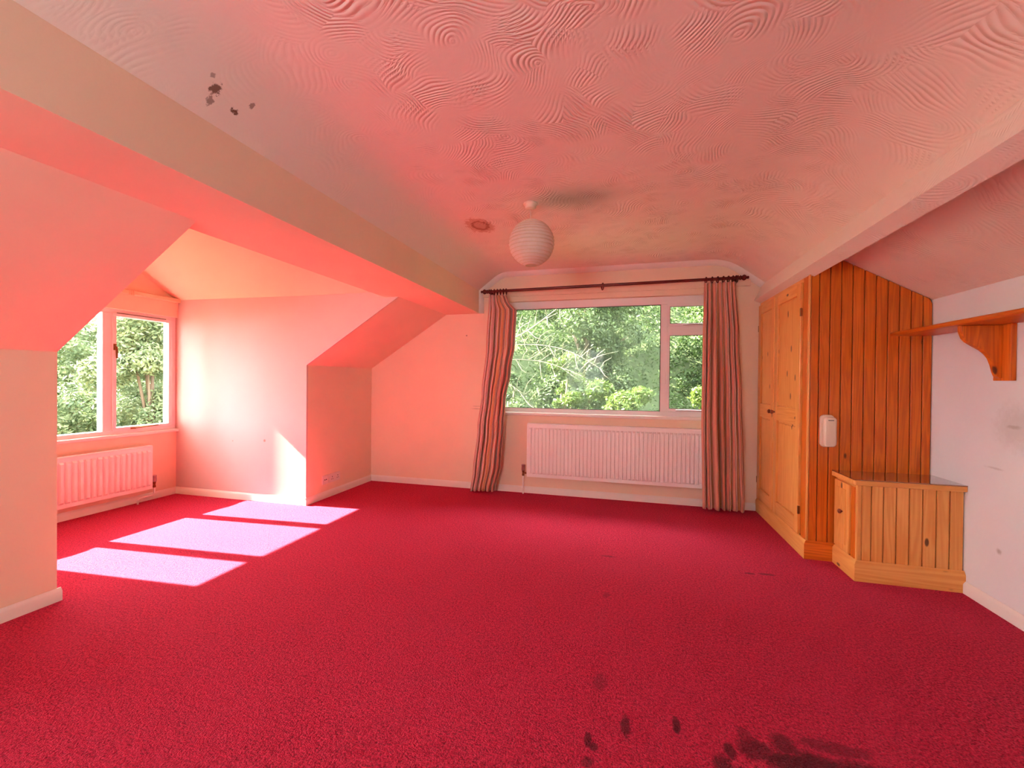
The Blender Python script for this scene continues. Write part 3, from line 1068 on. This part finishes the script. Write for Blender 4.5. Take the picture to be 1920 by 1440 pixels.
LT = [(0, -1.475), (0.25, -1.50), (0.5, -1.55), (0.68, -1.597), (0.9, -1.645), (1.0, -1.675)]
RT = [(0, -1.275), (0.035, -1.245), (0.075, -1.165), (0.24, -1.18), (0.38, -1.225), (0.54, -1.285), (0.68, -1.303), (0.85, -1.325), (1.0, -1.39)]
curtain('curtain', 'striped curtain bunched on the left of the wide window', lambda s: 2.205 - 0.02 * s, LT, RT, lambda s: 0.012 + 0.02 * s, 6, 0.036, 3, D - 0.15,
        [-1.462, -1.425, -1.39, -1.355, -1.32, -1.288])
LT = [(0, 0.725), (0.3, 0.718), (0.6, 0.715), (0.85, 0.727), (1.0, 0.735)]
RT = [(0, 1.005), (0.25, 1.04), (0.5, 1.07), (0.75, 1.09), (1.0, 1.105)]
curtain('curtain', 'striped curtain hanging beside the wardrobe', lambda s: 2.218, LT, RT, lambda s: 0.03 - 0.005 * s, 7, 0.040, 11, D - 0.165,
        [0.745, 0.80, 0.85, 0.90, 0.945, 0.985, 1.012])
sr = obj('curtain_ring', torus(BM(), (-0.247, PY, pole_z(-0.247) - 0.0125), (1, 0.35, 0), 0.0340, 0.006, 22, 8), M['pole'], smooth='all')
tag(sr, 'single loose ring at the middle of the curtain pole', 'curtain ring')

# ------------------------------------------------------------------ paper lantern
LX, LY, LZ, LR = -0.640, 2.87, 2.200, 0.157
la = thing('pendant_lamp', 'round ribbed rice paper lantern hanging from the ceiling', 'pendant lamp', (LX, LY, ZC))
obj('ceiling_rose', lathe(BM(), [(0.05, 0.0), (0.05, -0.008), (0.042, -0.014), (0.038, -0.03), (0.03, -0.036), (0.008, -0.04)], (LX - 0.01, LY, ZC - 0.001), (0, 0, 1), 28), M['plastic'], la, smooth=True)
obj('cord', tube(BM(), [(LX - 0.01, LY, ZC - 0.035), (LX - 0.006, LY, LZ + 0.06)], 0.0035, 8), M['plastic'], la, smooth=True)
bm = BM()
pr = []
NR = 17
for i in range(NR * 4 + 1):
    a = math.radians(15 + 150 * i / (NR * 4))
    k = abs(((i / 4.0) % 1.0) - 0.5) * 2      # 1 on a rib, 0 between ribs
    rr = LR * (1 - 0.05 * (1 - k ** 2) - 0.004 * math.sin(i * 1.7))
    pr.append((math.sin(a) * rr, math.cos(a) * LR))
lathe(bm, pr, (LX, LY, LZ), (0, 0, 1), 48, caps=False)
sh = obj('lamp_shade', bm, M['paper'], la, smooth='all')
bm = BM()
for i in range(NR + 1):
    a = math.radians(15 + 150 * i / NR)
    torus(bm, (LX, LY, LZ + math.cos(a) * LR), (0, 0, 1), math.sin(a) * LR * 0.999, 0.0017, 40, 5)
obj('wire_rib', bm, M['rail'], sh, smooth='all')
obj('lamp_holder', lathe(BM(), [(0.012, 0.07), (0.018, 0.06), (0.02, 0.03), (0.02, 0.0), (0.014, -0.004)], (LX - 0.005, LY, LZ), (0, 0, 1), 16), M['plastic'], la, smooth=True)

# ------------------------------------------------------------------ wardrobe
wa = thing('fitted_wardrobe', 'tall fitted pine wardrobe with two panelled doors beside the window', 'wardrobe', (1.6, 4.0, 0))


def under(x):
    """underside of the purlin box and slope at x"""
    for p, q in ((A3, A4), (A4, A5)):
        if x <= q[0]:
            return p[1] + (x - p[0]) * (q[1] - p[1]) / (q[0] - p[0])
    return A5[1] + (x - A5[0]) * sl


# carcass behind doors and planks
obj('carcass', prism(BM(), [(XF + 0.03, 0.0), (XR - 0.002, 0.0), (XR - 0.002, Z1 - 0.03), (1.40, under(1.40) - 0.02), (1.35, 2.10), (1.31, 2.0), (XF + 0.03, 2.0)], 'y', YP + 0.02, D - 0.002), M['dark'], wa)
ZP, ZD1 = 0.128, 2.000
# face frame: stiles
obj('corner_post', box(BM(), XF, XF + 0.012, YP, YP + 0.022, ZP - 0.01, under(XF) - 0.004), M['pine_z'], wa, bevel=0.003)
obj('stile', box(BM(), XF, XF + 0.03, YP + 0.022, YP + 0.110, ZP - 0.01, under(XF) - 0.004), M['plank'], wa, bevel=0.008)
obj('stile', box(BM(), XF + 0.004, XF + 0.03, 4.632, D - 0.002, ZP - 0.01, under(XF) - 0.004), M['pine_z'], wa, bevel=0.002)
obj('top_rail', box(BM(), XF + 0.004, XF + 0.03, YP + 0.105, 4.632, ZD1 - 0.01, under(XF) - 0.004), M['pine_y'], wa)


def panel_door(parent, y0, y1, z0, z1, knob_y, hinge_y):
    x0, x1 = XF - 0.016, XF + 0.006
    s = 0.075
    mid0, mid1 = 0.935, 1.06
    d = thing('door', '', 'x', (x0, (y0 + y1) / 2, z0))
    del d['label'], d['category']
    d.parent = parent
    d.location = ORIGIN[d.name] - ORIGIN[parent.name]
    for a, b in ((y0, y0 + s), (y1 - s, y1)):
        obj('stile', box(BM(), x0, x1, a, b, z0, z1), M['pine_z'], d, bevel=0.004)
    for a, b in ((z0, z0 + 0.11), (mid0, mid1), (z1 - 0.085, z1)):
        obj('rail', box(BM(), x0 + 0.001, x1, y0 + s - 0.001, y1 - s + 0.001, a, b), M['pine_y'], d, bevel=0.004)
    for a, b in ((z0 + 0.11, mid0), (mid1, z1 - 0.085)):
        bm = BM()
        q = 0.016
        box(bm, x0 + 0.016, x1 - 0.001, y0 + s - 0.002, y1 - s + 0.002, a - 0.002, b + 0.002)
        box(bm, x0 + 0.010, x0 + 0.018, y0 + s + q, y1 - s - q, a + q, b - q)
        obj('panel', bm, M['pine_z'], d, bevel=0.003)
    pr = [(0.007, 0.0), (0.007, 0.008), (0.014, 0.014), (0.018, 0.022), (0.016, 0.03), (0.008, 0.035)]
    obj('knob', lathe(BM(), pr, (x0, knob_y, 1.005), (-1, 0, 0), 16), M['knob'], d, smooth=True)
    for z in (z0 + 0.18, z1 - 0.22):
        obj('hinge', box(BM(), x0 - 0.002, x0 + 0.012, hinge_y - 0.007, hinge_y + 0.007, z - 0.03, z + 0.03), M['brass'], d, bevel=0.002)
    return d


panel_door(wa, 3.600, 4.165, ZP + 0.006, ZD1, 4.135, 3.600)
panel_door(wa, 4.178, 4.630, ZP + 0.006, ZD1, 4.208, 4.630)


def plinth(parent, name, mat, p0, p1, nrm, h, t, m0=False):
    """m0: the start is mitred round an outer corner"""
    p0, p1, nrm = Vector((*p0, 0)), Vector((*p1, 0)), Vector((*nrm, 0))
    sec = [(-0.004, 0), (t, 0), (t, h * 0.84), (t * 0.7, h * 0.90), (t * 0.55, h * 0.95), (t * 0.15, h), (-0.004, h)]
    dr_ = (p1 - p0).normalized()
    bm = BM()
    rings = [[bm.verts.new(p + nrm * a - dr_ * (a if m0 and p is p0 else 0) + Vector((0, 0, z))) for a, z in sec] for p in (p0, p1)]
    n = len(sec)
    for i in range(n):
        bm.faces.new((rings[0][i], rings[0][(i + 1) % n], rings[1][(i + 1) % n], rings[1][i]))
    bm.faces.new(rings[0][::-1]); bm.faces.new(rings[1])
    return obj(name, bm, mat, parent, smooth=True)


plinth(wa, 'plinth', M['pine_y'], (XF, YP), (XF, D - 0.002), (-1, 0), ZP, 0.018, True)
plinth(wa, 'plinth', M['plank_x'], (XF, YP), (XC - 0.001, YP), (0, -1), ZP, 0.018, True)
# tongue and groove planks on the end
xs = [XF + 0.012, 1.322, 1.388, 1.456, 1.524, 1.593, 1.661, 1.729, 1.796, 1.862, 1.928, XR - 0.002]
for a, b in zip(xs, xs[1:]):
    g_ = 0.0027
    a_, b_ = a + g_, b - g_
    cl = 0.004
    brk = [x for x in (A4[0], A5[0]) if a_ < x < b_]
    top = [(x, under(x) - cl) for x in [b_] + brk[::-1] + [a_]]
    if b_ > 1.97:
        top = [(b_, Z1 - 0.03), (b_ - 0.012, under(b_ - 0.012) - cl)] + top[1:]
    bm = prism(BM(), [(a_, ZP - 0.004), (b_, ZP - 0.004)] + top, 'y', YP, YP + 0.018)
    obj('plank', bm, M['plank'], wa, bevel=0.0028, seg=1)

# telephone on the planks
ph = thing('wall_telephone', 'cream slimline telephone hung on the plank wardrobe end', 'telephone', (1.372, YP, 0.92))


def rbox(x0, x1, y0, y1, z0, z1, r):
    bm = box(BM(), x0, x1, y0, y1, z0, z1)
    es = [e for e in bm.edges if abs((e.verts[0].co - e.verts[1].co).y) > 1e-4]
    bmesh.ops.bevel(bm, geom=es, offset=r, segments=6, profile=0.5, affect='EDGES')
    return bm


obj('base', rbox(1.329, 1.415, YP - 0.022, YP - 0.0005, 0.806, 1.032, 0.026), M['plastic'], ph, bevel=0.005)
obj('handset', rbox(1.345, 1.417, YP - 0.055, YP - 0.016, 0.811, 1.019, 0.024), M['plastic'], ph, bevel=0.009, seg=3, smooth=True)
obj('slot', box(BM(), 1.363, 1.398, YP - 0.0565, YP - 0.054, 0.994, 0.9985), M['dark'], ph)

# ------------------------------------------------------------------ low cabinet
ca = thing('low_cabinet', 'low pine corner cabinet with plank front and dark polished top', 'cabinet', (1.7, 3.33, 0))
ZC0, ZC1 = 0.608, 0.648
YE = YP - 0.0185
obj('carcass', box(BM(), XC + 0.02, XR - 0.002, YC + 0.02, YE, 0.0, ZC0), M['dark'], ca)
obj('corner_post', box(BM(), XC, XC + 0.024, YC, YC + 0.024, ZP - 0.006, ZC0), M['pine_z'], ca, bevel=0.003)
xs = [XC + 0.024, 1.509, 1.573, 1.641, 1.708, 1.776, 1.845, 1.912, XR - 0.002]
for a, b in zip(xs, xs[1:]):
    obj('plank', box(BM(), a + 0.0026, b - 0.0026, YC + 0.002, YC + 0.02, ZP - 0.006, ZC0), M['pine_z'], ca, bevel=0.0025, seg=1)
obj('stile', box(BM(), XC, XC + 0.02, YE - 0.022, YE, ZP - 0.006, ZC0), M['plank'], ca, bevel=0.002)
obj('top_rail', box(BM(), XC, XC + 0.02, YC + 0.024, YE - 0.022, 0.588, ZC0), M['pine_y'], ca)
dr = obj('door', box(BM(), XC - 0.014, XC + 0.004, YC + 0.078, YE - 0.006, ZP + 0.006, 0.590), M['pine_z'], ca, bevel=0.005)
obj('panel', box(BM(), XC - 0.019, XC - 0.013, YC + 0.115, YE - 0.045, ZP + 0.05, 0.548), M['pine_z'], dr, bevel=0.005)
pr = [(0.006, 0.0), (0.006, 0.008), (0.012, 0.013), (0.016, 0.02), (0.014, 0.027), (0.007, 0.031)]
obj('knob', lathe(BM(), pr, (XC - 0.014, 3.335, 0.395), (-1, 0, 0), 16), M['knob'], dr, smooth=True)
obj('stile', box(BM(), XC - 0.003, XC + 0.012, YC + 0.024, YC + 0.076, ZP - 0.006, 0.588), M['plank'], ca, bevel=0.006)
plinth(ca, 'plinth', M['pine_x'], (XC, YC), (XR - 0.001, YC), (0, -1), ZP, 0.018, True)
plinth(ca, 'plinth', M['pine_y'], (XC, YC), (XC, YE), (-1, 0), ZP, 0.018, True)
obj('worktop_edge', prism(BM(), [(XC - 0.03, YE), (XC - 0.03, YC - 0.012), (XC - 0.02, YC - 0.026), (XR - 0.002, YC - 0.026), (XR - 0.002, YE)], 'z', ZC0 + 0.001, ZC1 - 0.006), M['pine_x'], ca, bevel=0.006)
obj('worktop', prism(BM(), [(XC - 0.028, YE), (XC - 0.028, YC - 0.012), (XC - 0.018, YC - 0.025), (XR - 0.002, YC - 0.025), (XR - 0.002, YE)], 'z', ZC1 - 0.006, ZC1), M['glasstop'], ca, bevel=0.0015)

# ------------------------------------------------------------------ wall shelf
shf = thing('wall_shelf', 'long pine shelf on the right wall meeting the wardrobe', 'shelf', (XR, 2.6, 1.58))
bm = prism(BM(), [(XR - 0.001, 1.580), (1.752, 1.580), (1.744, 1.583), (1.740, 1.590), (1.740, 1.597), (1.744, 1.604), (1.752, 1.607), (XR - 0.001, 1.607)], 'y', 1.55, YP - 0.001)
obj('board', bm, M['shelf_y'], shf, smooth=True)


def bracket(parent, yc):
    obj('back_plate', box(BM(), XR - 0.026, XR - 0.001, yc - 0.058, yc + 0.055, 1.276, 1.5795), M['shelf_z'], parent, bevel=0.003)
    key = [(1.776, 1.578), (1.777, 1.545), (1.789, 1.508), (1.805, 1.488), (1.823, 1.474), (1.85, 1.456), (1.872, 1.441), (1.893, 1.420), (1.908, 1.396), (1.920, 1.36), (1.929, 1.319), (1.936, 1.300), (1.950, 1.290), (XR - 0.026, 1.289), (XR - 0.026, 1.578)]
    obj('bracket', prism(BM(), key, 'y', yc - 0.006, yc + 0.026), M['shelf_z'], parent, bevel=0.004)


bracket(shf, 2.905)
bracket(shf, 1.80)

# ------------------------------------------------------------------ outside
GZ = -2.6
bm = BM()
NX, NY = 40, 40
gv = []
rg = random.Random(5)


def ground_z(x, y):
    z = GZ
    if y > 7.0:
        z += (y - 7.0) * 0.35 + max(0.0, y - 8.6) * 1.0
    if x < -8.0:
        z = max(z, GZ + min(3.0, (-8.0 - x) * 0.45))
    return z


for j in range(NY + 1):
    row = []
    for i in range(NX + 1):
        x, y = -26 + 44 * i / NX, -8 + 34 * j / NY
        row.append(bm.verts.new((x, y, ground_z(x, y) + rg.uniform(-0.08, 0.08))))
    gv.append(row)
for j in range(NY):
    for i in range(NX):
        bm.faces.new((gv[j][i], gv[j][i + 1], gv[j + 1][i + 1], gv[j + 1][i]))
ground = struct(obj('ground', bm, M['soil'], smooth='all'), 'rising bank of earth and ivy outside the house')


def leaf_cloud(lumps, count, size, seed):
    """lumps: list of (centre, radii); returns mesh of folded leaves near the lump surfaces"""
    r = np.random.default_rng(seed)
    vol = np.array([a[1][0] * a[1][1] + a[1][1] * a[1][2] for a in lumps])
    pick = r.choice(len(lumps), size=count, p=vol / vol.sum())
    cen = np.array([a[0] for a in lumps])[pick]
    rad = np.array([a[1] for a in lumps])[pick]
    d = r.normal(size=(count, 3))
    d /= np.linalg.norm(d, axis=1)[:, None]
    depth = 1.0 - np.abs(r.normal(0, 0.16, count)) + r.normal(0, 0.10, count)
    depth *= 1 + 0.14 * np.sin(d[:, 0] * 7 + cen[:, 0]) * np.sin(d[:, 2] * 6 + d[:, 1] * 5)
    pos = cen + d * rad * depth[:, None]
    nrm = d * 0.7 + r.normal(0, 0.55, (count, 3)) + np.array([0, 0, 0.45])
    nrm /= np.linalg.norm(nrm, axis=1)[:, None]
    t = np.cross(nrm, r.normal(size=(count, 3)))
    t /= np.linalg.norm(t, axis=1)[:, None]
    b = np.cross(nrm, t)
    s = (size * r.uniform(0.6, 1.35, count))[:, None]
    w = s * 0.42
    v = np.stack([pos - t * s, pos + b * w - t * s * 0.1 + nrm * w * 0.35, pos + t * s, pos - b * w - t * s * 0.1 + nrm * w * 0.35], axis=1).reshape(-1, 3)
    me = bpy.data.meshes.new('foliage')
    n = count
    me.vertices.add(4 * n)
    me.vertices.foreach_set('co', v.astype(np.float32).ravel())
    tri = np.arange(4 * n).reshape(n, 4)
    tri = np.stack([tri[:, [0, 1, 2]], tri[:, [0, 2, 3]]], axis=1).reshape(-1)
    me.loops.add(6 * n)
    me.loops.foreach_set('vertex_index', tri.astype(np.int32))
    me.polygons.add(2 * n)
    me.polygons.foreach_set('loop_start', np.arange(0, 6 * n, 3, dtype=np.int32))
    me.update(calc_edges=True)
    me.validate()
    return me


def bush(name, label, cat, base, height, rx, ry, mat, count, size, seed, group, trunk=0.07, lumps_n=9, low=0.15):
    bx, by = base
    bz = ground_z(bx, by) - 0.1
    th = thing(name, label, cat, (bx, by, bz), group)
    r = random.Random(seed)
    lumps = []
    nn = lumps_n * 3
    for k in range(nn):
        a = r.uniform(0, 2 * PI)
        q = math.sqrt(r.uniform(0.0, 0.8))
        zz = height * (low + (0.97 - low) * (k + r.uniform(0, 1)) / nn)
        taper = math.sqrt(max(0.10, 1 - ((zz / height - 0.45) / 0.62) ** 2))
        lr = r.uniform(0.20, 0.42)
        lumps.append(((math.cos(a) * q * rx * taper, math.sin(a) * q * ry * taper, zz), (rx * lr, ry * lr, min(height * 0.2, max(rx, ry) * lr * 0.8))))
    me = leaf_cloud(lumps, count, size, seed)
    me.materials.append(mat)
    f = link_obj('foliage', me, th, (bx, by, bz))
    bm = BM()
    tube(bm, [(bx, by, bz), (bx + 0.05 * rx, by, bz + height * 0.35), (bx - 0.04 * rx, by + 0.05 * ry, bz + height * 0.8)], [trunk, trunk * 0.75, trunk * 0.25], 8)
    for lp in lumps[::4]:
        c = Vector(lp[0]) + Vector((bx, by, bz))
        s_ = Vector((bx, by, bz + lp[0][2] * 0.55))
        m_ = (c + s_) / 2 + Vector((0, 0, 0.12))
        tube(bm, [s_, m_, c], [trunk * 0.5, trunk * 0.35, trunk * 0.12], 6)
    obj('trunk', bm, M['stem'], th, smooth='all')
    return th


GR = 'trees and shrubs on the bank beyond the wide window'
bush('shrub', 'bright yellow green shrub low behind the middle of the wide window', 'shrub', (-0.15, 7.7), 3.75, 0.80, 0.55, M['leaf_b'], 24000, 0.036, 1, GR)
bush('shrub', 'sunny yellow green shrub behind the side casement of the wide window', 'shrub', (1.75, 8.0), 4.7, 0.72, 0.55, M['leaf_b'], 24000, 0.036, 2, GR)
bush('shrub', 'leafy green sapling standing left of centre in the wide window', 'shrub', (-1.2, 8.2), 4.15, 0.42, 0.42, M['leaf_b'], 9000, 0.036, 3, GR)
bush('shrub', 'pale shrub at the lower left corner of the wide window', 'shrub', (-2.35, 8.5), 3.75, 0.5, 0.5, M['leaf_c'], 9000, 0.036, 4, GR)
bush('tree', 'grey green tree filling the upper middle of the wide window', 'tree', (-0.95, 10.4), 3.9, 1.35, 1.1, M['leaf_c'], 26000, 0.045, 5, GR, 0.12)
bush('tree', 'dark green tree rising behind the small top casement', 'tree', (2.35, 10.4), 4.2, 1.35, 1.1, M['leaf_a'], 24000, 0.045, 6, GR, 0.12)
bush('tree', 'hazy tree at the upper left of the wide window', 'tree', (-4.2, 10.6), 3.9, 1.35, 1.1, M['leaf_c'], 22000, 0.045, 7, GR, 0.12)
bush('tree', 'broad tree on the top of the bank at the far left', 'tree', (-6.6, 13.8), 3.4, 1.9, 1.3, M['leaf_a'], 16000, 0.07, 8, GR, 0.14)
bush('tree', 'broad tree on the top of the bank in the middle', 'tree', (-1.9, 13.8), 3.4, 1.9, 1.3, M['leaf_a'], 18000, 0.065, 9, GR, 0.14)
bush('tree', 'broad tree on the top of the bank to the right', 'tree', (2.8, 13.8), 3.6, 1.9, 1.3, M['leaf_c'], 18000, 0.065, 10, GR, 0.14)
bush('tree', 'added unseen tree shading the added dormer beside the camera', 'tree', (-10.5, -0.85), 8.6, 1.5, 1.45, M['leaf_a'], 16000, 0.12, 31, None, 0.16, 12, 0.35)  # out of view, added to keep direct sun out of the second dormer
GR2 = 'trees outside the dormer window'
bush('tree', 'sunlit leafy tree filling the opening casement of the dormer window', 'tree', (-8.6, 5.95), 5.4, 0.95, 0.9, M['leaf_sun'], 26000, 0.045, 21, GR2, 0.07, 11)
bush('tree', 'sunlit leafy tree behind the fixed pane of the dormer window', 'tree', (-8.9, 4.2), 5.6, 0.85, 0.75, M['leaf_sun'], 20000, 0.045, 22, GR2, 0.07, 11)
bush('tree', 'tall leafy tree further back behind the opening casement of the dormer', 'tree', (-12.4, 9.2), 5.6, 1.5, 1.5, M['leaf_sun'], 26000, 0.055, 23, GR2, 0.12)
bush('tree', 'spreading tree far behind the fixed pane of the dormer window', 'tree', (-12.2, 5.9), 6.2, 1.4, 1.3, M['leaf_sun'], 26000, 0.055, 24, GR2, 0.12, 11)
bush('tree', 'tree between the two furthest crowns seen through the dormer window', 'tree', (-15.6, 7.9), 6.6, 1.6, 1.6, M['leaf_sun'], 22000, 0.065, 25, GR2, 0.13, 11)

# ivy and low growth on the bank
r_ = np.random.default_rng(77)
gl = []
for k in range(620):
    if k < 440:
        x_, y_ = r_.uniform(-8.0, 5.5), r_.uniform(7.2, 13.8)
    else:
        x_, y_ = r_.uniform(-16, -8.6), r_.uniform(2.0, 13.0)
    gl.append(((x_, y_, ground_z(x_, y_) + 0.1), (0.6, 0.5, r_.uniform(0.35, 0.7))))
me = leaf_cloud(gl, 170000, 0.05, 78)
me.materials.append(M['leaf_a'])
iv = link_obj('ground_cover', me, ground, (0, 0, 0))
iv['label'] = 'tangle of low green ivy covering the bank'
iv['kind'] = 'stuff'

# dead pale branches across the left of the wide window
de = thing('bare_tree', 'leafless pale branches arching across the left of the wide window', 'bare tree', (-3.6, 7.2, ground_z(-3.6, 7.2)))
bm = BM()
tube(bm, [(-3.6, 7.2, ground_z(-3.6, 7.2) - 0.05), (-3.5, 7.2, -0.6), (-3.3, 7.15, 0.6), (-3.15, 7.1, 1.2)], [0.11, 0.09, 0.07, 0.05], 8)
obj('trunk', bm, M['bark'], de, smooth='all')
lines = [
    ([(-3.2, 7.1, 1.15), (-2.3, 7.0, 1.75), (-1.6, 6.95, 2.1), (-0.95, 6.9, 2.55)], 0.020, 'a'),
    ([(-3.15, 7.1, 1.25), (-2.2, 7.0, 1.78), (-1.55, 6.9, 1.86), (-0.9, 6.85, 1.74), (-0.30, 6.8, 1.40)], 0.012, 'b'),
    ([(-3.2, 7.1, 1.1), (-2.2, 7.05, 1.56), (-1.5, 7.0, 1.60), (-0.95, 6.95, 1.45), (-0.6, 6.9, 1.30)], 0.010, 'c'),
    ([(-3.2, 7.15, 0.9), (-2.4, 7.2, 1.25), (-1.9, 7.2, 1.15), (-1.6, 7.2, 0.8)], 0.009, 'd'),
]
rt = random.Random(9)
for pts, rad, _k in lines:
    bm = BM()
    P_ = [Vector(p) for p in pts]
    # Catmull-Rom resample
    ex = [P_[0] * 2 - P_[1]] + P_ + [P_[-1] * 2 - P_[-2]]
    sm_ = []
    for i in range(1, len(ex) - 2):
        for t in [k / 6 for k in range(6)]:
            a, b, c, d = ex[i - 1], ex[i], ex[i + 1], ex[i + 2]
            sm_.append(0.5 * ((2 * b) + (c - a) * t + (2 * a - 5 * b + 4 * c - d) * t * t + (3 * b - a - 3 * c + d) * t ** 3))
    sm_.append(P_[-1])
    n = len(sm_)
    tube(bm, sm_, [rad * (1 - 0.8 * i / n) for i in range(n)], 6)
    for i in range(5, n - 1):
        for _ in range(1 + (i % 2)):
            p = sm_[i]
            L = rt.uniform(0.15, 0.55)
            dr_ = Vector((rt.uniform(-0.1, 0.9), rt.uniform(-0.4, 0.3), rt.choice((1, 1, -1)) * rt.uniform(0.3, 1.0))).normalized()
            q1 = p + dr_ * L * 0.5
            q2 = q1 + (dr_ + Vector((0.5, 0, rt.uniform(-0.3, 0.3)))).normalized() * L * 0.5
            tube(bm, [p, q1, q2], [rad * 0.34, rad * 0.24, rad * 0.12], 4)
    obj('branch', bm, M['bark'], de, smooth='all')
